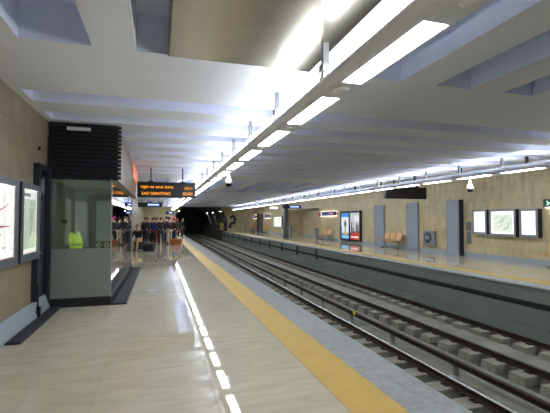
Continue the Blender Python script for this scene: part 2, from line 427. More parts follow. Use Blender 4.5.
# conduit running along the opposite ceiling
b = MB(); b.tube([(10.15, YB+.2, 3.22), (10.15, YE-.5, 3.22)], .035, ALUD, 8)
t = thing('ceiling_conduit', 'thin grey conduit under the ceiling above the opposite platform light trough', 'pipe', (10.15, 0, 3.22))
o = b.build('pipe', t); [setattr(v, 'co', v.co-Vector((10.15, 0, 3.22))) for v in o.data.vertices]
for k in range(20):
    y = 3.6+k*2.6
    o = MB().box(10.11, y, 3.17, 10.19, y+.06, CEIL+.01, BLACK).build('clip', t); [setattr(v, 'co', v.co-Vector((10.15, 0, 3.22))) for v in o.data.vertices]

# stainless casing under the near coffers
t = thing('steel_ceiling_casing', 'broad brushed stainless steel casing under the near ceiling coffers', 'duct', (.8, 2, 3.3))
b = MB(); b.bbox(.08-.8, -.6-2, 3.395-3.3, 1.74-.8, 4.44-2, 3.90-3.3, STEEL, .012); b.build('casing', t)
b = MB(); b.box(.085-.8, 2.46-2, 3.392-3.3, 1.735-.8, 2.475-2, 3.396-3.3, ALUD); b.build('seam', t)

def cctv(loc, top, label):
    t = thing('security_camera', label, 'camera', loc)
    MB().lathe([(.03, top), (.018, top-.02), (.018, .30)], WHITEP, n=10).build('stem', t)
    MB().lathe([(.02, .32), (.035, .30), (.05, .22), (.085, .16), (.108, .10), (.108, .035), (.095, .03)], WHITEP, n=18).build('housing', t)
    MB().lathe([(.092, .032), (.085, -.005), (.06, -.04), (.03, -.056), (0, -.06)], mat('smoked dome', rgb(20, 20, 24), .08), n=18).build('dome_lens', t)
    return t
cctv((1.90, 11.15, 2.60), .334, 'white pendant dome camera under the near platform light trough')
cctv((9.55, 10.35, 2.54), .394, 'white pendant dome camera above the opposite platform, near the map cases')

# ================================================================== DISPLAYS AND SIGNS
def led(loc, w, lit, label):
    t = thing('led_display', label, 'display', loc)
    b = MB().bbox(-w/2, -.09, 0, w/2, .09, .54, BLACK, .012); b.build('case', t)
    for sx in (-.55, .55):
        hb = MB().box(sx*w/2-.02, -.02, .54, sx*w/2+.02, .02, CEIL-loc[2], BLACK); hb.box(sx*w/2-.09, -.05, .535, sx*w/2+.09, .05, .575, BLACK); hb.build('hanger', t)
    MB().box(-w/2+.04, -.094, .05, w/2-.04, -.088, .50, LEDF).build('screen', t)
    if lit:
        M = Matrix.Translation((0, -.097, 0)) @ Matrix.Rotation(PI/2, 4, 'X')
        lt = MB(); text_into(lt, 'vigie os seus bens', .150, M @ Matrix.Translation((-.88, .325, 0)), LEDO, sx=1.02); lt.build('led_lettering', t)
        lt = MB(); text_into(lt, '14:11', .150, M @ Matrix.Translation((.58, .285, 0)), LEDO, sx=.92); lt.build('led_lettering', t)
        lt = MB(); text_into(lt, 'SAO SEBASTIAO', .145, M @ Matrix.Translation((-.84, .09, 0)), LEDO, sx=.92); lt.build('led_lettering', t)
        lt = MB(); text_into(lt, '03:00', .150, M @ Matrix.Translation((.54, .09, 0)), LEDO, sx=1.02); lt.build('led_lettering', t)
    return t
led((.255, 14.35, 2.38), 1.96, True, 'black platform display with two lines of orange LED letters')
led((10.78, 15.6, 2.56), 2.15, False, 'unlit black display hung above the opposite platform')

def hung_sign(loc, w, hgt, label, right_white=False):
    t = thing('hanging_sign', label, 'sign', loc)
    MB().bbox(-w/2, -.06, 0, w/2, .06, hgt, BLACK, .01).build('case', t)
    f = MB().box(-w*.46, -.064, hgt*.12, w*.46, -.058, hgt*.88, mat('dark sign face', rgb(14, 18, 34), .4))
    f.build('face', t)
    M = faceM((0, -.066, 0), (1, 0, 0), (0, 0, 1)); q = MB()
    blit(q, M, -w*.12, hgt*.2, w*.40, hgt*.8, BLUEL, .001)
    for (a, c) in ((-.08, .0), (.03, .12), (.15, .2), (.23, .34)): blit(q, M, w*a, hgt*.38, w*c, hgt*.62, WHITEL, .002)
    q.build('lit_lettering', t)
    for s in (-.35, .35):
        MB().tube([(s*w, 0, hgt), (s*w, 0, CEIL-loc[2])], .015, BLACK, 6).build('hanger', t)
    return t
hung_sign((-.50, 24.2, 2.36), 1.35, .26, 'dark hanging sign with blue lettering above the waiting crowd')
hung_sign((11.30, 33.2, 2.62), 1.75, .30, 'dark hanging sign with blue lettering across the tracks beside dark column')
hung_sign((1.0, 40.5, 2.15), .7, .3, 'small blue sign hung far down the near platform')

t = thing('hanging_sign', 'small white lit hanging sign left of the dark square column', 'sign', (10.45, 36.0, 2.62))
MB().bbox(-.42, -.05, 0, .42, .05, .26, ALUD, .01).build('case', t)
MB().box(-.40, -.056, .02, .40, -.05, .24, WHITEL).build('face', t)
for q in (-.3, .3): MB().tube([(q, 0, .26), (q, 0, CEIL-2.62)], .012, BLACK, 6).build('hanger', t)
def wall_sign(y0, y1, z0, z1, label, arrow=True):
    """backlit station sign standing off the opposite wall"""
    cy = (y0+y1)/2; t = thing('station_name_sign', label, 'sign', (XR, cy, z0)); w = y1-y0; h_ = z1-z0
    MB().bbox(-.16, -w/2, 0, -.09, w/2, h_, NAVY, .008).build('panel', t)
    g = MB().box(-.088, -w/2*.96, -.006, -.05, w/2*.96, .03, GLOW).box(-.088, -w/2*.96, h_-.03, -.05, w/2*.96, h_+.006, GLOW); g.build('backlight', t)
    b = MB()
    for s in (-.3, .3): b.box(-.09, s*w-.03, .05, 0, s*w+.03, h_-.05, ALUD)
    b.build('bracket', t)
    M = faceM((-.163, 0, 0), (0, -1, 0), (0, 0, 1)); q = MB()
    blit(q, M, -w*.49, h_*.04, -w*.38, h_*.96, REDL, .001); blit(q, M, -w*.36, h_*.15, -w*.32, h_*.85, WHITEL, .001)
    for (a, c) in ((-.26, -.20), (-.18, -.10), (-.08, -.03)): blit(q, M, w*a, h_*.38, w*c, h_*.62, BLUEL, .001)
    for (a, c) in ((.14, .2), (.215, .28), (.295, .36)): blit(q, M, w*a, h_*.38, w*c, h_*.64, PINKL, .001)
    q.build('lit_lettering', t)
    return t
wall_sign(27.9, 31.2, 1.93, 2.27, 'backlit navy station sign on the wall above the bench beside the twin posters')
wall_sign(46.8, 49.9, 1.85, 2.32, 'backlit navy station sign right of the far dark pilasters')
wall_sign(53.9, 55.9, 1.82, 2.30, 'backlit navy station sign in the far corner beyond the dark pilasters')
# emergency exit sign
t = thing('exit_sign', 'small black box sign with green running man at far right wall', 'sign', (XR, 10.45, 2.05))
MB().bbox(-.16, -.28, 0, -.02, .28, .28, BLACK, .01).build('case', t)
MB().box(-.02, -.1, .06, 0, .1, .22, ALUD).build('bracket', t)
M = faceM((-.163, 0, 0), (0, -1, 0), (0, 0, 1)); q = MB()
blit(q, M, -.20, .04, .24, .24, GREENL, .001)
for p in (((-.12, .17), (-.08, .13)), ((-.08, .13), (-.05, .08)), ((-.08, .13), (-.14, .07)), ((-.10, .15), (-.03, .15)), ((.10, .06), (.10, .21)), ((.10, .21), (.20, .21)), ((.20, .21), (.20, .06))): line(q, M, p, .022, WHITEL, .003)
blit(q, M, -.15, .18, -.115, .22, WHITEL, .002)
q.build('running_man_pictogram', t)
MB().box(-.12, -.24, -.02, -.04, .24, -.001, GLOW).build('downlight', t)

# ---- map cases
def map_case(name, label, fx, yc, zc, w, h_, face, dep, kind, rot=0, ledge=True, group=None):
    """backlit case on a wall; face=+1 looks towards +X, -1 towards -X"""
    t = thing(name, label, 'map case', (fx, yc, zc), 0, group)
    s = face; wy = w/2; bd = .09
    FM = ALUD if s < 0 else mat('dark grey case frame', rgb(96, 100, 108), .4, .2)
    fr = MB(); x0, x1 = (0, s*dep)
    fr.box(x0, -wy, -h_/2, x1, -wy+bd, h_/2, FM); fr.box(x0, wy-bd, -h_/2, x1, wy, h_/2, FM)
    fr.box(x0, -wy+bd, h_/2-bd, x1, wy-bd, h_/2, FM); fr.box(x0, -wy+bd, -h_/2, x1, wy-bd, -h_/2+bd*1.3, FM)
    fr.build('frame', t)
    for q in (-1, 1): MB().box(s*.01, q*wy, -h_/2+.02, s*(dep-.015), q*(wy+.006), h_/2-.02, DARKB).build('side_panel', t)
    sh = MB(); xs = s*(dep-.03)
    M = faceM((xs, 0, 0), (0, s, 0), (0, 0, 1))
    a, c = wy-bd, h_/2-bd
    sh.box(s*.02, -wy+bd, -h_/2+bd*1.3, xs, wy-bd, h_/2-bd, MAPW if s > 0 else MAPW2)
    R = random.Random(hash(kind) % 97 if not isinstance(kind, int) else kind)
    if kind in (1, 2):
        blit(sh, M, -a*.95, c*.78, a*.1, c*.88, P_GREY, .002); blit(sh, M, -a*.95, -c*1.0, a*.95, -c*.93, P_ORG, .002)
        if kind == 1:
            for (p, m_) in ((((-a*.9, c*.3), (a*.5, c*.34), (a*.75, c*.5)), P_RED), (((-a*.9, -.02), (a*.8, -.05)), P_RED), (((-a*.7, -c*.5), (0, -c*.3), (a*.5, -c*.3)), P_RED),
                            (((-a*.2, c*.6), (-a*.1, -c*.6)), P_GREY), (((a*.35, c*.55), (a*.2, -c*.3), (a*.4, -c*.6)), P_GREY), (((a*.6, c*.7), (a*.65, -c*.75)), P_PALE), (((-a*.9, c*.55), (a*.3, c*.55)), P_GREY)):
                line(sh, M, p, .016, m_)
            for k in range(10): x_, y_ = R.uniform(-a*.8, a*.7), R.uniform(-c*.7, c*.6); blit(sh, M, x_, y_, x_+.12, y_+.014, P_GREY, .004)
        else:
            blit(sh, M, -a*.85, -c*.8, a*.85, c*.7, P_TINT, .002)
            for k in range(7):
                x_, y_ = R.uniform(-a*.7, a*.5), R.uniform(-c*.6, c*.5); line(sh, M, ((x_, y_), (x_+.1, y_+.12), (x_+.08, y_+.3)), .02, P_GREEN)
    elif kind == 3:
        blit(sh, M, -a*.85, -c*.8, a*.85, c*.75, P_TINT, .002)
        for k in range(12):
            x_, y_ = R.uniform(-a*.8, a*.6), R.uniform(-c*.7, c*.5); line(sh, M, ((x_, y_), (x_+.2, y_+.1), (x_+.22, y_+.25)), .02, [P_GREEN, P_GREY, P_PALE][k % 3])
    elif kind == 4:
        for k in range(6): blit(sh, M, -a*.7, c*.7-k*.1, a*R.uniform(.2, .7), c*.7-k*.1+.02, P_GREY, .003)
    elif kind == 5:
        for k in (-.35, .3): blit(sh, M, a*k-.03, -c*.95, a*k+.03, c*.95, P_GREY, .003)
    sh.build('map_sheet', t)
    MB().box(s*(dep-.012), -wy+bd, -h_/2+bd*1.3, s*(dep-.006), wy-bd, h_/2-bd, glass_mat('map glass', (1, 1, 1, 1), 0) if 'map glass' not in MATS else MATS['map glass']).build('glass', t)
    return t
map_case('map_case', 'lit network map with red lines in a grey case on the near left wall', XL, 5.25, 1.565, 2.06, 1.17, 1, .11, 1)
map_case('map_case', 'narrow lit map with green marks in a grey case beside the dark door', XL, 6.82, 1.565, .90, 1.17, 1, .12, 2)
map_case('map_case', 'narrow lit map case left of the wide one on the opposite wall', XR, 13.60, 1.51, .78, 1.06, -1, .22, 4)
map_case('map_case', 'wide lit map case, middle one of three on the opposite wall', XR, 12.45, 1.485, 1.26, 1.09, -1, .22, 3)
map_case('map_case', 'lit map case right of the wide one, closest to the exit sign', XR, 11.29, 1.48, .76, 1.07, -1, .22, 4)
map_case('map_case', 'distant white lit case on the opposite wall left of the dark column', XR, 43.6, 1.38, 3.3, 1.36, -1, .12, 5)

# ---- twin poster case
t = thing('poster_case', 'black framed twin poster case with blue and white adverts', 'poster', (XR, 25.6, .10))
wy = 1.55
f = MB().box(-.14, -wy, 0, 0, wy, .14, BLACK).box(-.14, -wy, 2.0, 0, wy, 2.14, BLACK).box(-.14, -wy, .14, 0, -wy+.14, 2.0, BLACK).box(-.14, wy-.14, .14, 0, wy, 2.0, BLACK).box(-.14, -.03, .14, 0, .13, 2.0, BLACK)
f.build('frame', t)
M = faceM((-.10, 0, 0), (0, -1, 0), (0, 0, 1))
p = MB(); p.box(-.10, .13, .14, -.02, wy-.14, 2.0, pr('poster sky blue', 70, 150, 225, 1.1))
def gb(mb, *a): blit(mb, M, *a)
x0, x1 = -wy+.14, -.13
wd = x1-x0
gb(p, x0, 1.0, x0+wd*.99, 1.72, pr('poster pale blue', 190, 222, 246, 1.1), .001); gb(p, x0+wd*.12, .55, x0+wd*.9, 1.66, pr('poster white', 236, 240, 240, 1.1), .002)
gb(p, x0+wd*.3, .42, x0+wd*.75, .62, pr('poster yellow', 214, 190, 70), .003); gb(p, x0+wd*.1, .2, x0+wd*.9, .36, pr('poster cyan', 140, 214, 240), .003)
dk = pr('poster dark grey', 66, 70, 76)
for q in ((.44, .62, .50, 1.05), (.54, .62, .60, 1.05), (.42, 1.05, .62, 1.38), (.47, 1.38, .57, 1.50), (.36, 1.05, .41, 1.34), (.63, 1.05, .68, 1.34)): gb(p, x0+wd*q[0], q[1], x0+wd*q[2], q[3], dk, .004)
p.build('poster', t)['label'] = 'sky blue poster with a standing figure'
p = MB(); p.box(-.10, -wy+.14, .14, -.02, -.03, 2.0, pr('poster pale grey', 206, 208, 214, 1.0))
x0, x1 = .03, wy-.14; wd = x1-x0
gb(p, x0, .14, x1, .62, pr('poster red', 206, 62, 56), .001); gb(p, x0+wd*.1, .62, x1, .72, pr('poster rust', 150, 90, 80), .002)
for q in ((.10, .55, .22, 1.15), (.12, 1.15, .24, 1.35), (.26, .5, .40, .95), (.62, .62, .75, 1.1), (.64, 1.1, .74, 1.3), (.78, .6, .92, 1.0), (.80, 1.0, .9, 1.2)): gb(p, x0+wd*q[0], q[1], x0+wd*q[2], q[3], dk, .004)
gb(p, x0+wd*.45, 1.4, x0+wd*.95, 1.8, pr('poster mist', 232, 232, 238, 1.1), .002); gb(p, x0+wd*.1, .26, x0+wd*.85, .36, pr('poster white', 236, 240, 240), .003)
p.build('poster', t)['label'] = 'pale grey poster with dark figures above a red band'
MB().box(-.135, -wy+.14, .14, -.128, wy-.14, 2.0, MATS['map glass']).build('glass', t)

# ================================================================== OPPOSITE PLATFORM FURNITURE
def pilaster(name, y0, y1, z1, dep, m, label, cat, dark=False):
    t = thing(name, label, cat, (XR-.022, (y0+y1)/2, 0)); w = (y1-y0)/2
    MB().bbox(-dep, -w, 0, 0, w, z1, m, .012).build('panel', t)
    f = MB().box(-dep-.012, -w+.04, .05, -dep, -w+.06, z1-.05, ALUD).box(-dep-.012, w-.06, .05, -dep, w-.04, z1-.05, ALUD); f.build('edge_strip', t)
    if dark: MB().box(-dep+.01, -w-.012, 0, -.005, -w, z1, DARKB).build('side_panel', t)['label'] = 'dark navy side panel'
    return t
pilaster('service_door', 21.2, 22.35, 2.53, .05, BGREY, 'flat blue grey door panel left of the wooden bench', 'door')
pilaster('service_door', 17.9, 18.95, 2.53, .05, BGREY, 'flat blue grey door panel between wooden bench and help point', 'door')
pilaster('service_door', 14.72, 15.55, 2.52, .25, BGREY, 'blue grey door box with dark side, left of the lit map cases', 'door', True)
for y0, lab in ((50.7, 'dark slim pilaster at far end of opposite wall, nearer to the sign'), (52.5, 'dark slim pilaster at far end of opposite wall, nearer the corner')):
    pilaster('wall_pilaster', y0, y0+1.1, 2.42, .10, mat('slate grey paint', rgb(70, 74, 84), .5), lab, 'pilaster')
t = thing('square_column', 'dark grey square column standing on the opposite platform under hanging sign', 'column', (11.45, 35.4, 0))
MB().bbox(-.20, -.20, .0, .20, .20, CEIL, mat('slate column', rgb(76, 80, 90), .45), .02).build('shaft', t)
MB().box(-.22, -.22, 0, .22, .22, .12, DARKB).build('base', t)

# help point
t = thing('help_point', 'grey wall help point box with round dark front', 'intercom', (XR-.003, 16.98, .30))
MB().bbox(-.16, -.42, 0, 0, .42, .76, ALUD, .03).build('case', t)
MB().lathe([(.28, 0), (.28, -.02), (.24, -.03), (0, -.03)], mat('dark help disc', rgb(62, 70, 78), .35), (-.16, .04, .42), 24, 'x').build('round_front', t)
b = MB()
for k in range(5): b.box(-.196, -.12, .30+k*.055, -.189, .20, .32+k*.055, WHITEP if k == 2 else ALUD)
b.build('grille', t)
for z, hh, lab in ((1.12, .40, 'square grey vent grille, upper one, beside the lit map cases'), (.55, .52, 'square grey vent grille, lower one, beside the lit map cases')):
    t = thing('vent_grille', lab, 'vent', (XR, 14.42, z))
    MB().box(-.03, -.13, 0, 0, .13, hh, ALUD).build('frame', t)
    b = MB()
    for k in range(7): b.box(-.04, -.11, .03+k*(hh-.06)/7, -.03, .11, .03+k*(hh-.06)/7+.03, mat('vent slat grey', rgb(92, 94, 92), .5))
    b.build('slat_panel', t)

# benches : three plywood shells on a chromed frame, local +X is the sitter's front
def make_bench(label, loc, rz):
    t = thing('platform_bench', label, 'bench', loc, rz)
    for k in (-1, 0, 1):
        y = k*.60
        prof = [(.50, .41), (.52, .44), (.48, .455), (.12, .425), (.06, .43), (.06, .405), (.12, .40)]
        MB().prism(prof[:], 0, .54, WOOD).build('seat', t).location = (0, y-.27, 0)
        bp = [(.045, .50), (.075, .50), (-.01, .86), (-.04, .86)]
        q = MB(); q.prism(bp, .02, .54-.02, WOOD); q.build('backrest', t).location = (0, y-.27, 0)
    MB().tube([(.15, -.92, .385), (.15, .92, .385)], .025, CHROME, 8).build('cross_beam', t)
    for s in (-.6, .6):
        MB().tube([(.14, s, .0), (.14, s, .385), (.03, s, .5), (-.035, s, .83)], .02, CHROME, 8).build('back_support', t)
        b = MB(); b.tube([(.0, s, .018), (.44, s, .018)], .018, CHROME, 8); b.build('foot', t)
        MB().tube([(.15, s, .385), (.46, s, .40)], .016, CHROME, 8).build('seat_arm', t)
    return t
b0 = make_bench('three seat wooden bench between the two flat blue grey doors', (12.95, 19.95, 0), PI)
dup(b0, (12.95, 29.3, 0), PI, 'three seat wooden bench under the lit sign by twin posters')
dup(b0, (12.95, 9.62, 0), PI, 'wooden bench cut off by the right edge of the view')
dup(b0, (12.95, 48.3, 0), PI, 'wooden bench under the far lit sign right of dark pilasters')
dup(b0, (12.9, 54.4, 0), PI, 'wooden bench under the farthest lit sign beside end wall')
t = thing('litter_bin', 'small grey bin beside the bench near the twin posters', 'bin', (12.85, 31.2, 0))
MB().lathe([(.15, 0), (.17, .05), (.19, .78), (.19, .82)], ALUD, n=18).build('body', t); MB().lathe([(.2, .82), (.2, .86), (.12, .89), (.12, .86)], DARKB, n=18).build('rim', t)
t = thing('litter_bin', 'grey bin beside the dark square column', 'bin', (12.5, 37.2, 0))
MB().lathe([(.15, 0), (.17, .05), (.19, .88), (.19, .92)], ALUD, n=18).build('body', t); MB().lathe([(.2, .92), (.2, .96), (.12, .99), (.12, .96)], DARKB, n=18).build('rim', t)

# abstract squiggle on end wall
b = MB(); pts = []
ctl = [(9.72, .45), (9.78, .95), (10.05, 1.12), (10.32, 1.22), (10.42, 1.55), (10.40, 1.95), (10.16, 2.12), (9.92, 2.0), (9.90, 1.82)]
for i in range(len(ctl)-1):
    p0, p1, p2, p3 = [Vector(ctl[min(max(j, 0), len(ctl)-1)]) for j in (i-1, i, i+1, i+2)]
    for k in range(5):
        u = k/5; pts.append(.5*((2*p1)+(p2-p0)*u+(2*p0-5*p1+4*p2-p3)*u*u+(3*p1-p0-3*p2+p3)*u**3))
pts.append(Vector(ctl[-1]))
L_, R_ = [], []
for i, p in enumerate(pts):
    d = (pts[min(i+1, len(pts)-1)]-pts[max(i-1, 0)]).normalized(); w = .17+.05*math.sin(i*.9)
    n_ = Vector((-d.y, d.x))*w; L_.append(p+n_); R_.append(p-n_)
for i in range(len(pts)-1):
    q = [L_[i], L_[i+1], R_[i+1], R_[i]]
    b.add([(x, YE-.06, z) for x, z in q]+[(x, YE, z) for x, z in q], [(0, 1, 2, 3), (0, 4, 5, 1), (3, 2, 6, 7)], mat('black enamel', rgb(26, 26, 30), .4))
tag(b.build('wall_artwork'), 'black abstract squiggle on the far end wall beside the tunnel', 'artwork')
# gate at the platform's tunnel end
t = thing('platform_gate', 'yellowish lit lattice gate at the tunnel mouth on opposite platform', 'gate', (8.95, YE+3.0, -.05))
b = MB()
for k in range(4): b.box(-.22+k*.20-.02, -.02, 0, -.22+k*.20+.02, .02, 1.25, DARKB)
for z in (.1, .62, 1.2): b.box(-.24, -.02, z, .40, .02, z+.05, DARKB)
b.build('bars', t); MB().box(-.22, .03, .15, .38, .05, 1.2, pr('lit frosted gate pane', 190, 170, 110, .22)).build('pane', t)

# ================================================================== TRACKS
def rail_mesh(x, y0, y1):
    b = MB(); z0 = -1.145; z1 = -1.03
    pr_ = [(x-.07, z0), (x+.07, z0), (x+.07, z0+.012), (x+.012, z0+.03), (x+.012, z1-.045), (x+.036, z1-.035), (x+.036, z1-.006), (x-.036, z1-.006), (x-.036, z1-.035), (x-.012, z1-.045), (x-.012, z0+.03), (x-.07, z0+.012)]
    b.prism(pr_, y0, y1, RUST); b.box(x-.03, y0, z1-.008, x+.03, y1, z1, SHINY)
    return b
def rail(x, label, blocks, off):
    t = thing('track_rail', label, 'rail', (x, 0, BED))
    o = rail_mesh(0, YB+.1, YE+24).build('rail_bar', t); o.location.z = -BED
    if blocks:
        bm = MB()
        bm.prism([(-.40, 0), (.22, 0), (.20, .155), (-.37, .155)], -.17, .17, BLOCK)
        first = bm.build('concrete_block', t)
        for q in (-1, 1): MB().box(q*.07, -.06, .155, q*.14, .06, .175, RUST).tube([(q*.105, 0, .17), (q*.105, 0, .20)], .016, RUST, 6).build('rail_clip', first)
        clips = [o for o in bpy.data.objects if o.parent == first]
        n = 0
        y = off
        while y < YE+4 and n < 94:
            if n == 0: first.location = (0, y, 0)
            else:
                c = first.copy(); COL.objects.link(c); c.parent = t; c.location = (0, y, 0)
                
                for cb in clips: d = cb.copy(); COL.objects.link(d); d.parent = c
            y += .63; n += 1
    return t
rail(3.28, 'running rail tucked under the edge of the near platform', True, 1.2)
rail(4.70, 'running rail with a bright worn head, closest in view to near platform', True, 1.2)
rail(6.50, 'brown running rail of the far track, on the side away from its platform', True, 3.1)
rail(7.96, 'brown running rail of the far track, beside opposite platform wall', True, 3.1)
def power(x, label, off, side):
    t = thing('power_rail', label, 'rail', (x, 0, BED))
    b = MB(); b.bbox(-.04, YB+.1, .335, .04, YE+24, .375, RUST, .008); b.box(-.012, YB+.1, .29, .012, YE+24, .34, RUST); b.box(-.03, YB+.1, .275, .03, YE+24, .292, RUST); b.build('rail_bar', t)
    first = None; y = off; n = 0
    while y < YE+2:
        if first is None:
            q = MB(); q.box(-.05, -.07, 0, .05, .07, .05, ALUD); q.box(-.03+side*.08, -.04, .05, .03+side*.08, .04, .30, mat('grey insulator', rgb(112, 116, 112), .5)); q.box(min(0, side*.08), -.03, .23, max(0, side*.08), .03, .276, ALUD); q.box(-.05+min(0, side*.1), -.05, .0, .05+max(0, side*.1), .05, .055, ALUD)
            first = q.build('support_post', t); first.location = (0, y, 0)
        else:
            c = first.copy(); COL.objects.link(c); c.parent = t; c.location = (0, y, 0)
        y += 2.05
    return t
power(5.17, 'raised brown power rail on grey posts beside the near track', 4.05, 1)
b = MB()
t = thing('track_marker', 'small bright yellow marker tag clipped on brown power rail', 'marker', (5.17, 9.8, -.925))
MB().box(-.046, -.07, -.055, -.050, .07, .055, mat('yellow marker plastic', rgb(226, 214, 40), .5)).build('plate', t)
MB().box(-.05, -.02, .0, .045, .02, .012, BLACK).build('clip', t)
# cable run along the near pit edge and opposite wall posts
for i in range(11):
    y = 21+i*3.3
    o = MB().box(8.58, y-.05, -.66, 8.66, y+.05, -.10, mat('wall bracket grey', rgb(62, 68, 70), .6)).build('cable_bracket')
    tag(o, 'dark vertical bracket on the grey opposite platform wall', 'bracket', 'brackets along the opposite platform wall')
tag(MB().tube([(8.74, YB+.2, -.50), (8.74, YE-.2, -.50)], .03, mat('black cable', rgb(40, 41, 42), .6), 8).build('wall_cable'), 'black cable in the dark groove of the opposite platform wall', 'cable')

# ================================================================== KIOSK ON THE NEAR PLATFORM
KX, KY0, KY1, KYG = -.87, 8.12, 15.5, 13.95
t = thing('glass_kiosk', 'glass walled service kiosk with black louvred head and stone flank', 'kiosk', (-1.42, KY0, 0))
org = Vector((-1.42, KY0, 0))
def kb(mb, nm, lab=None):
    o = mb.build(nm, t)
    for v in o.data.vertices: v.co -= org
    if lab: o['label'] = lab
    return o
kb(MB().box(XL+.02, KY0-.06, 0, KX+.02, KY0+.05, .16, BLACK).box(KX-.05, KY0+.05, 0, KX+.02, KYG, .16, BLACK), 'plinth')
kb(MB().box(XL+.06, KY0, .16, KX-.02, KY0+.02, 1.07, FROST), 'frosted_panel')
kb(MB().box(XL+.06, KY0, 1.07, KX-.02, KY0+.02, 2.38, GLASSC), 'front_glass')
kb(MB().box(KX-.02, KY0+.02, .16, KX, KYG, 2.38, GLASSS), 'side_glass')
kb(MB().box(KX-.022, KY0-.004, .16, KX+.006, KY0+.026, 2.38, ALUD), 'corner_post')
kb(MB().box(XL+.02, KY0-.03, .16, XL+.09, KY0+.04, 2.38, DARKB), 'wall_post')
lv = MB(); lv.box(XL+.02, KY0+.02, 2.36, KX+.10, KY0+.12, CEIL, BLACK)
for k in range(13):
    z = 2.37+k*.08
    lv.prism([(KY0-.05, z), (KY0+.02, z+.02), (KY0+.02, z+.075), (KY0-.01, z+.07)], XL+.02, KX+.16, mat('louvre charcoal', rgb(34, 35, 42), .5), 'x')
kb(lv, 'louvre_panel')
kb(MB().box(-1.65, KY0-.075, 3.27, -1.25, KY0-.05, 3.33, WHITEP), 'name_plate')
kb(MB().box(KX-.10, KY0+.12, 2.38, KX+.09, KY1, CEIL, W_FASC), 'stone_fascia')
kb(MB().box(KX+.09, 12.4, 2.86, KX+.12, 15.2, 3.32, mat('orange sign enamel with glow', rgb(226, 112, 30), .4, emit=rgb(230, 105, 20), estr=.2)).box(KX+.12, 12.5, 2.89, KX+.125, 13.4, 3.06, WHITEP), 'orange_sign')  # orange enamel carries a faint added glow of its own
kb(MB().box(-1.73, KY0-.006, 1.54, -1.635, KY0-.001, 1.60, mat('maroon sticker', rgb(70, 34, 32), .5)), 'sticker')
kb(MB().box(XL+.06, KY0+.05, 1.00, KX-.06, KY0+.60, 1.05, DARKB), 'counter')
bk = MB(); bk.box(XL, KY0+2.6, 0, KX-.05, KY0+2.7, 2.38, mat('kiosk inner wall', rgb(212, 220, 214), .6)); kb(bk, 'inner_wall')
kb(MB().box(XL, KY0+.12, 2.38, KX-.10, KYG, 2.42, CEILW), 'inner_ceiling')
df = MB().box(-1.64, KY0+2.5, 0, -1.50, KY0+2.6, 2.15, BLACK).box(-1.0, KY0+2.5, 0, -.93, KY0+2.6, 2.15, BLACK).box(-1.64, KY0+2.5, 2.08, -.93, KY0+2.6, 2.24, BLACK); kb(df, 'door_frame')
kb(MB().box(-1.50, KY0+2.56, 0, -1.0, KY0+2.6, 2.1, mat('pale inner door', rgb(226, 230, 230), .5)), 'inner_door')
kb(MB().box(KX-.08, KYG-.04, 0, KX+.02, KYG+.02, 2.39, ALUD), 'end_post')
kb(MB().box(XL, KYG-.02, 0, KX-.08, KYG+.02, 2.42, mat('kiosk back panel', rgb(120, 118, 108), .5)), 'back_panel')

# hi-vis vest standing in folds on the counter
HV = mat('fluorescent yellow green cloth with glow', rgb(214, 240, 50), .7, noise=.1, nscale=14, emit=rgb(190, 225, 20), estr=.15)  # slight emission makes the cloth glow, though it is no lamp
t2 = thing('safety_vest', 'fluorescent yellow green safety vest on the kiosk counter behind glass', 'vest', (-1.54, KY0+.24, 1.05))
def blade(path, w, th):
    b = MB(); vs = []; fs = []
    n = 12
    for i, (x, z, k) in enumerate(path):
        for q in range(n):
            a = 2*PI*q/n; vs.append((x+k*w*math.cos(a), th*k*math.sin(a)*(1+.25*math.cos(3*a)), z))
    for i in range(len(path)-1):
        for q in range(n): fs.append((i*n+q, i*n+(q+1) % n, (i+1)*n+(q+1) % n, (i+1)*n+q))
    b.add(vs, fs, HV, True); b.add(vs[:n], [tuple(range(n-1, -1, -1))], HV); b.add(vs[-n:], [tuple(range(n))], HV); return b
blade([(-.01, .0, 1.0), (-.02, .1, 1.15), (-.04, .2, 1.0), (-.055, .27, .75), (-.06, .31, .3)], .075, .05).build('left_front', t2)
blade([(.07, .0, 1.1), (.075, .1, 1.2), (.07, .2, .95), (.055, .29, .6), (.05, .335, .25)], .05, .045).build('right_front', t2)
MB().tube([(-.115, -.03, .085), (-.02, -.068, .08), (.05, -.064, .08), (.125, -.03, .085)], .012, mat('silver reflective tape', rgb(200, 200, 205), .3, .6), 6).build('reflective_tape', t2)
t3 = thing('dial_box', 'low black box with two pale round dials on kiosk counter', 'device', (-1.04, KY0+.22, 1.05))
MB().bbox(-.14, -.06, 0, .14, .06, .13, BLACK, .01).build('case', t3)
for s in (-.068, .068):
    d_ = MB(); d_.lathe([(.05, -.061), (.05, -.072), (.042, -.075), (0, -.075)], mat('cream dial', rgb(206, 200, 160), .4), (s, 0, .065), 18, 'y'); d_.lathe([(.018, -.076), (.0, -.079)], BLACK, (s, 0, .065), 12, 'y'); d_.build('dial', t3)

# dark door between the wall map and the kiosk
d = thing('door_1', 'dark navy steel door beside the glass kiosk', 'door', (XL, 7.68, .27)); d['kind'] = 'structure'
MB().box(0, -.39, 0, .09, -.31, 2.27, DARKB).box(0, .31, 0, .09, .385, 2.27, DARKB).box(0, -.31, 2.19, .09, .31, 2.27, DARKB).build('door_frame', d)
MB().box(0, -.31, .02, .04, .31, 2.19, mat('navy door leaf', rgb(26, 32, 46), .18)).build('door_leaf', d)
MB().tube([(.04, -.22, .78), (.085, -.22, .78), (.085, -.10, .78)], .01, CHROME, 6).build('door_handle', d)
MB().box(.09, -.39, -.24, .11, -.35, .30, DARKB).box(.085, -.40, -.25, .14, -.34, -.08, BLACK).build('door_stop', d)

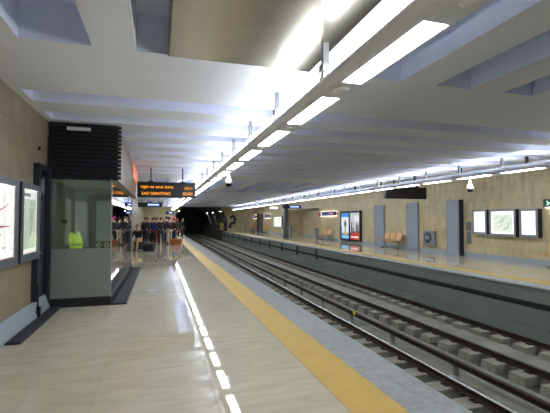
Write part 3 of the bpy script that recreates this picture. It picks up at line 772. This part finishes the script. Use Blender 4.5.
# ribbed mats
b = MB(); b.prism([(-1.875, 0), (-1.69, 0), (-1.69, .02), (-1.70, .03), (-1.865, .03), (-1.875, .02)], 5.85, 8.05, MATRUB)
for k in range(4): b.box(-1.855+k*.04, 5.87, .03, -1.835+k*.04, 8.03, .036, MATRUB)
tag(b.build('floor_mat'), 'charcoal ribbed mat on the floor below the dark door and maps', 'mat')
b = MB(); b.prism([(KX+.03, 0), (KX+.30, 0), (KX+.30, .02), (KX+.28, .03), (KX+.05, .03), (KX+.03, .02)], 8.06, 14.0, MATRUB)
for k in range(5): b.box(KX+.06+k*.045, 8.08, .03, KX+.08+k*.045, 13.98, .036, MATRUB)
tag(b.build('floor_mat'), 'charcoal ribbed mat along the side glass of the kiosk', 'mat')

# small fixture on the left wall above the door
tag(MB().lathe([(.035, 0), (.035, .02), (.02, .035), (0, .04)], BLACK, (XL, 7.55, 2.82), 12, 'x').build('wall_sensor'), 'tiny black round sensor on the left wall above the door', 'sensor')

# ================================================================== PEOPLE
def skin_mesh(name, pts, edges, radii, m, parent, sub=2, root=0, extra=None):
    me = bpy.data.meshes.new(name); me.from_pydata(pts, edges, []); o = bpy.data.objects.new(name, me); COL.objects.link(o)
    md = o.modifiers.new('s', 'SKIN'); md.use_smooth_shade = True
    for i, v in enumerate(me.skin_vertices[0].data):
        r = radii[i]; v.radius = (r, r) if not isinstance(r, tuple) else r; v.use_root = (i == root)
    if sub: sb = o.modifiers.new('u', 'SUBSURF'); sb.levels = sub; sb.render_levels = sub
    dg = bpy.context.evaluated_depsgraph_get(); ev = bpy.data.meshes.new_from_object(o.evaluated_get(dg))
    bpy.data.objects.remove(o); bpy.data.meshes.remove(me)
    b = MB(); b.add([v.co.copy() for v in ev.vertices], [tuple(p.vertices) for p in ev.polygons], m, True); bpy.data.meshes.remove(ev)
    if extra: extra(b)
    q = b.build(name, parent)
    return q
SKINM = mat('skin', rgb(196, 150, 124), .55)
EYE = mat('eye', rgb(30, 26, 24), .3); LIP = mat('lips', rgb(150, 84, 76), .5)
SHOE = mat('dark shoe leather', rgb(26, 23, 22), .45)
def person(label, loc, face, H, top, bot, hair, female=False, pose='stand', longhair=False, coat=.0, arms=((.0, .0), (.0, .0)), hat=None, lean=0, stride=0):
    """face: heading in degrees, 0 looks to -Y (towards the photographer). Local frame: looks to -Y, left hand at +X."""
    t = thing('person', label, 'person', loc, math.radians(face)); s = H/1.75
    V = lambda x, y, z: Vector((x*s, y*s, z*s))
    sh = .175 if female else .20; hp = .095
    dz = 0; sit = pose == 'sit'
    pel = V(0, .0, .93)
    if sit: pel = V(0, 0, .55)
    up = pel.z/s
    chest = V(0, -.02-lean*.5, up+.34); neck = V(0, -.03-lean, up+.52); hb = V(0, -.05-lean*1.15, up+.62); hc = V(0, -.065-lean*1.2, up+.70); ht = V(0, -.05-lean*1.2, up+.785)
    belly = V(0, -lean*.25, up+.16)
    P = [pel, belly, chest, neck, hb, hc, ht]; R = [.13*s, (.13*s, .11*s), (.155*s, .12*s), .055*s, .072*s, (.078*s, .094*s), (.05*s, .06*s)]
    E = [(0, 1), (1, 2), (2, 3), (3, 4), (4, 5), (5, 6)]
    def chain(a, pts, rs):
        k = a
        for p, r in zip(pts, rs): P.append(p); R.append(r); E.append((k, len(P)-1)); k = len(P)-1
        return k
    arm_c, leg_c, hands = [], [], []
    for i, sd in enumerate((1, -1)):
        fw, out = arms[i]
        S = V(sd*sh, -.01-lean*.85, up+.45)
        if fw >= 0:
            El = S+V(sd*(.05+out), -.10*fw*2+.03, -.29+.06*fw); Wr = El+V(sd*(.0-.10*fw), -.06-.20*fw, -.25+.22*fw)
        hands.append((Wr, (Wr-El).normalized(), sd))
        arm_c.append((S, El, Wr))
        chain(2, [S, El, Wr], [.058*s, .043*s, .030*s])
    for i, sd in enumerate((1, -1)):
        if sit:
            Hp = V(sd*hp, -.05, .53); K = V(sd*.13, -.46, .53); A = V(sd*.12, -.44-(.12 if sd > 0 else -.02), .09)
        else:
            st = stride*sd
            Hp = V(sd*hp, 0, .86); K = V(sd*(.10), -.02-st*.5, .48); A = V(sd*.105, .03-st, .085)
        leg_c.append((Hp, K, A))
        F = A+V(sd*.02, -.16, -.045)
        chain(0, [Hp, K, A, F], [.088*s, .057*s, .042*s, .034*s])
    def face_bits(b):
        c = hc
        for sd in (1, -1):
            b.ell(c+V(sd*.032, -.083, .005), (.011*s, .008*s, .008*s), EYE, 8, 6); b.ell(c+V(sd*.083, .0, -.005), (.010*s, .018*s, .028*s), SKINM, 8, 6)
        b.ell(c+V(0, -.097, -.022), (.013*s, .018*s, .024*s), SKINM, 8, 6); b.ell(c+V(0, -.083, -.06), (.024*s, .008*s, .008*s), LIP, 8, 6)
        for (Wr, dr, sd) in hands:
            side = Vector((1, 0, 0)); fwd = dr.cross(side).normalized()
            pc = Wr+dr*.045*s
            b.tube([Wr-dr*.02*s, Wr+dr*.03*s, Wr+dr*.085*s], [.027*s, .036*s, .032*s], SKINM, 8)
            for k, ln in enumerate((.070, .080, .075, .058)):
                o_ = Wr+dr*.08*s+fwd*(k-1.5)*.018*s
                b.tube([o_, o_+dr*ln*.55*s, o_+dr*ln*s-side*sd*.018*s], [.0095*s, .009*s, .007*s], SKINM, 6)
            th = Wr+dr*.03*s-fwd*.03*s*(1 if True else 0)
            b.tube([th, th+dr*.035*s-fwd*.022*s, th+dr*.068*s-fwd*.022*s-side*sd*.012*s], [.012*s, .011*s, .008*s], SKINM, 6)
    skin_mesh('body', P, E, R, SKINM, t, 2, 0, face_bits)
    # jacket
    JP = [V(0, 0, up-.06-coat), belly, chest, V(0, -.02-lean*.9, up+.47)]; JR = [(.165*s, .135*s), (.16*s, .135*s), (.185*s, .145*s), (.085*s, .085*s)]; JE = [(0, 1), (1, 2), (2, 3)]
    if sit: JP[0] = V(0, .02, up-.02)
    for (S, El, Wr) in arm_c:
        k = 2
        for p, r in ((S, .075*s), (El, .060*s), (Wr-(Wr-El)*.06, .047*s)): JP.append(p); JR.append(r); JE.append((k, len(JP)-1)); k = len(JP)-1
    skin_mesh('jacket', JP, JE, JR, top, t, 2, 0)
    TP = [V(0, 0, up+.02), ]; TR_ = [(.15*s, .125*s)]; TE = []
    for (Hp, K, A) in leg_c:
        k = 0
        for p, r in ((Hp, .108*s), (K, .078*s), (A+V(0, 0, .0), .062*s)): TP.append(p); TR_.append(r); TE.append((k, len(TP)-1)); k = len(TP)-1
    skin_mesh('trousers', TP, TE, TR_, bot, t, 2, 0)
    for (Hp, K, A) in leg_c:
        b = MB(); sd = 1 if A.x > 0 else -1
        a_ = A.copy()
        b.tube([V(a_.x/s, a_.y/s+.055, .045), V(a_.x/s, a_.y/s-.0, .06), V(a_.x/s+sd*.015, a_.y/s-.12, .045), V(a_.x/s+sd*.02, a_.y/s-.205, .032)], [.038*s, .05*s, .044*s, .028*s], SHOE, 10)
        b.build('shoe', t)
    # hair
    b = MB()
    bm = bmesh.new(); bmesh.ops.create_uvsphere(bm, u_segments=16, v_segments=12, radius=1)
    bmesh.ops.delete(bm, geom=[v for v in bm.verts if (v.co.y < -.35 and v.co.z < .35) or v.co.z < -.55], context='VERTS')
    b.frombm(bm, hair, True, Matrix.Translation(hc+V(0, .008, .018)) @ Matrix.Diagonal((.092*s, .108*s, .112*s, 1)))
    if longhair:
        b.tube([hc+V(0, .06, .02), hc+V(0, .085, -.08), hc+V(0, .09, -.2), hc+V(0, .08, -.28)], [.075*s, .085*s, .08*s, .05*s], hair, 10)
    b.build('hair', t)
    if hat:
        b = MB(); b.lathe([(.100*s, -.01), (.106*s, .03), (.098*s, .09), (.06*s, .135), (.0, .15)], hat, tuple(hc+V(0, .0, .03)), 16); b.build('knitted_hat', t)
    return t
def cloth(name, r, g, b): return mat(name, rgb(r, g, b), .85, noise=.12, nscale=12)
C_BLUE = cloth('royal blue jacket', 38, 62, 150); C_RED = cloth('dark red trousers', 130, 34, 46); C_BLK = cloth('black cloth', 26, 26, 30); C_CHAR = cloth('charcoal cloth', 44, 44, 50)
C_OLIVE = cloth('dark olive coat', 52, 50, 38); C_JEAN = cloth('dark denim', 38, 48, 72); C_KHAKI = cloth('pale khaki trousers', 172, 160, 138); C_PLUM = cloth('dark plum jacket', 48, 32, 50)
C_BEIGE = cloth('beige trousers', 176, 146, 104); C_GRN = cloth('bright green cloth', 40, 150, 80); C_PINK = mat('magenta wool', rgb(232, 60, 130), .8)
H_DK = mat('dark brown hair', rgb(40, 28, 22), .6); H_BR = mat('brown hair', rgb(92, 62, 40), .6); H_GR = mat('grey hair', rgb(150, 146, 140), .6)

t = thing('hard_suitcase', 'black hard suitcase used as a seat by the waiting traveller', 'suitcase', (-1.02, 22.28, 0))
MB().bbox(-.32, -.20, .03, .32, .20, .42, BLACK, .03, 3).build('shell', t); MB().box(-.323, -.203, .28, .323, .203, .295, ALUD).build('seam_band', t)
MB().tube([(-.09, -.20, .2), (-.08, -.235, .2), (.08, -.235, .2), (.09, -.20, .2)], .01, DARKB, 6).build('handle', t)
for x in (-.25, .25):
    for y in (-.14, .14): MB().lathe([(.025, 0), (.03, .015), (.03, .03)], DARKB, (x, y, 0), 10).build('foot', t)
person('person in black jacket and beige trousers seated on a black suitcase', (-1.04, 22.20, 0), -18, 1.74, C_BLK, C_BEIGE, H_DK, pose='sit', lean=.10, arms=((.7, 0), (.7, 0)))
person('person in a long dark coat standing behind the seated traveller', (-.80, 25.6, 0), 150, 1.80, C_CHAR, C_BLK, H_DK, coat=.2, arms=((.1, 0), (.2, .02)))
person('person in dark olive coat standing left of the blue jacket', (-.38, 27.6, 0), 200, 1.76, C_OLIVE, C_BLK, H_BR, coat=.15, arms=((.1, .02), (.1, .0)))
person('person in blue jacket and dark red trousers', (-.13, 26.9, 0), 170, 1.77, C_BLUE, C_RED, H_BR, arms=((.2, .02), (.1, .03)))
person('person in charcoal jacket and dark jeans right of the blue jacket', (.14, 26.5, 0), 190, 1.79, C_CHAR, C_JEAN, H_BR, arms=((.05, .03), (.1, .03)), stride=.04)
person('person in plum jacket and pale khaki trousers', (.66, 26.9, 0), 215, 1.80, C_PLUM, C_KHAKI, H_DK, arms=((.3, .03), (.1, .05)), stride=.05)
person('person with magenta knitted hat and jeans beside the orange suitcase', (.95, 27.4, 0), 120, 1.76, C_BLK, C_JEAN, H_DK, female=True, arms=((.2, .02), (.2, .02)), hat=C_PINK)
person('person in black standing alone near the platform edge', (1.98, 36.0, 0), 60, 1.78, C_BLK, C_PLUM, H_DK, arms=((.2, 0), (.1, .02)))
person('person with grey hair in the middle behind the others', (.36, 28.6, 0), 160, 1.74, C_BLK, C_CHAR, H_GR, arms=((.1, 0), (.1, 0)))
person('person with long brown hair in brown coat at the back of the group', (1.30, 30.4, 0), 160, 1.68, cloth('brown coat', 66, 48, 38), C_BLK, H_BR, female=True, longhair=True, coat=.15, arms=((.1, 0), (.1, 0)))

person('tall person in black behind the plum jacket and charcoal jacket', (.52, 29.4, 0), 170, 1.86, C_BLK, C_BLK, H_DK, arms=((.1, 0), (.1, 0)))
person('person in olive jacket at the back between blue jacket and olive coat', (-.30, 29.6, 0), 185, 1.80, C_OLIVE, C_CHAR, H_DK, arms=((.1, 0), (.1, 0)))
person('person in black jacket at the back beside the pillar side of the crowd', (-.72, 28.4, 0), 175, 1.74, C_BLK, C_JEAN, H_BR, arms=((.1, 0), (.1, 0)))
# luggage
t = thing('suitcase', 'orange brown suitcase lying on the floor at the end of the group', 'suitcase', (1.03, 26.0, 0), math.radians(-6))
SCM = mat('orange brown leather', rgb(146, 80, 40), .5, noise=.1, nscale=6)
MB().bbox(-.36, -.16, .015, .36, .16, .40, SCM, .04, 3).build('shell', t)
MB().box(-.364, -.164, .20, .364, .164, .222, mat('dark brown trim', rgb(84, 44, 24), .5)).build('zip_band', t)
MB().tube([(-.10, 0, .39), (-.09, 0, .44), (.09, 0, .44), (.10, 0, .39)], .012, SHOE, 6).build('handle', t)
for x in (-.3, .3):
    for y in (-.1, .1): MB().lathe([(.022, 0), (.022, .02)], BLACK, (x, y, 0), 8).build('foot', t)
t = thing('travel_bag', 'black travel bag on the floor in front of the seated person', 'bag', (-.48, 21.3, 0), .1)
b = MB(); bm = bmesh.new(); bmesh.ops.create_cube(bm, size=1); bmesh.ops.subdivide_edges(bm, edges=bm.edges[:], cuts=4, use_grid_fill=True)
for v in bm.verts:
    c = v.co; k = 1-.25*(c.z+.5)**2; n_ = c.normalized()*.56
    v.co = Vector((c.x*.8+n_.x*.2, c.y*.6+n_.y*.4, c.z*.8+n_.z*.2)); v.co.x *= .56*k; v.co.y *= .34*k; v.co.z *= .40
mz = min(v.co.z for v in bm.verts)
for v in bm.verts: v.co.z -= mz
b.frombm(bm, C_BLK, True); b.build('body', t)
MB().tube([(-.12, -.06, .33), (-.09, -.07, .45), (.09, -.07, .45), (.12, -.06, .33)], .012, BLACK, 6).build('handle', t)
MB().tube([(-.2, 0, .345), (0, 0, .372), (.2, 0, .345)], .008, CHROME, 6).build('zip', t)
t = thing('shoulder_bag', 'bright green bag on the floor beside the person in magenta hat', 'bag', (1.42, 28.2, 0), .4)
t = None
for o in [q for q in bpy.data.objects if q.name.startswith('shoulder_bag')]: bpy.data.objects.remove(o)
t = thing('tote_bag', 'cream tote bag on the floor beyond the orange suitcase', 'bag', (1.35, 28.6, 0), .5)
b = MB(); b.prism([(-.22, 0), (.22, 0), (.25, .12), (.21, .42), (-.21, .42), (-.25, .12)], -.09, .09, cloth('cream canvas', 196, 184, 160)); b.build('body', t)
MB().tube([(-.12, 0, .42), (-.08, 0, .60), (.08, 0, .60), (.12, 0, .42)], .012, cloth('cream canvas', 196, 184, 160), 6).build('handle', t)

# ================================================================== CAMERA, WORLD, VIEW
cam = bpy.data.cameras.new('camera'); co = bpy.data.objects.new('camera', cam); COL.objects.link(co)
cam.sensor_width = 36; cam.lens = 395/550*36; cam.clip_end = 300; cam.clip_start = .05
yaw = math.radians(16.357); pit = math.radians(1.957)
co.rotation_euler = (PI/2+pit, 0, -yaw); co.location = (0, 0, 1.6)
SC.camera = co
w = bpy.data.worlds.new('world'); SC.world = w; w.use_nodes = True
w.node_tree.nodes['Background'].inputs[0].default_value = (.02, .02, .022, 1); w.node_tree.nodes['Background'].inputs[1].default_value = .3
vs_ = SC.view_settings; vs_.view_transform = 'Standard'; vs_.look = 'None'; vs_.exposure = 1.0; vs_.gamma = 1; vs_.use_curve_mapping = False
SC.cycles.use_denoising = True
SC.cycles.max_bounces = 8; SC.cycles.diffuse_bounces = 5; SC.cycles.glossy_bounces = 4; SC.cycles.transparent_max_bounces = 12
SC.cycles.sample_clamp_indirect = 6
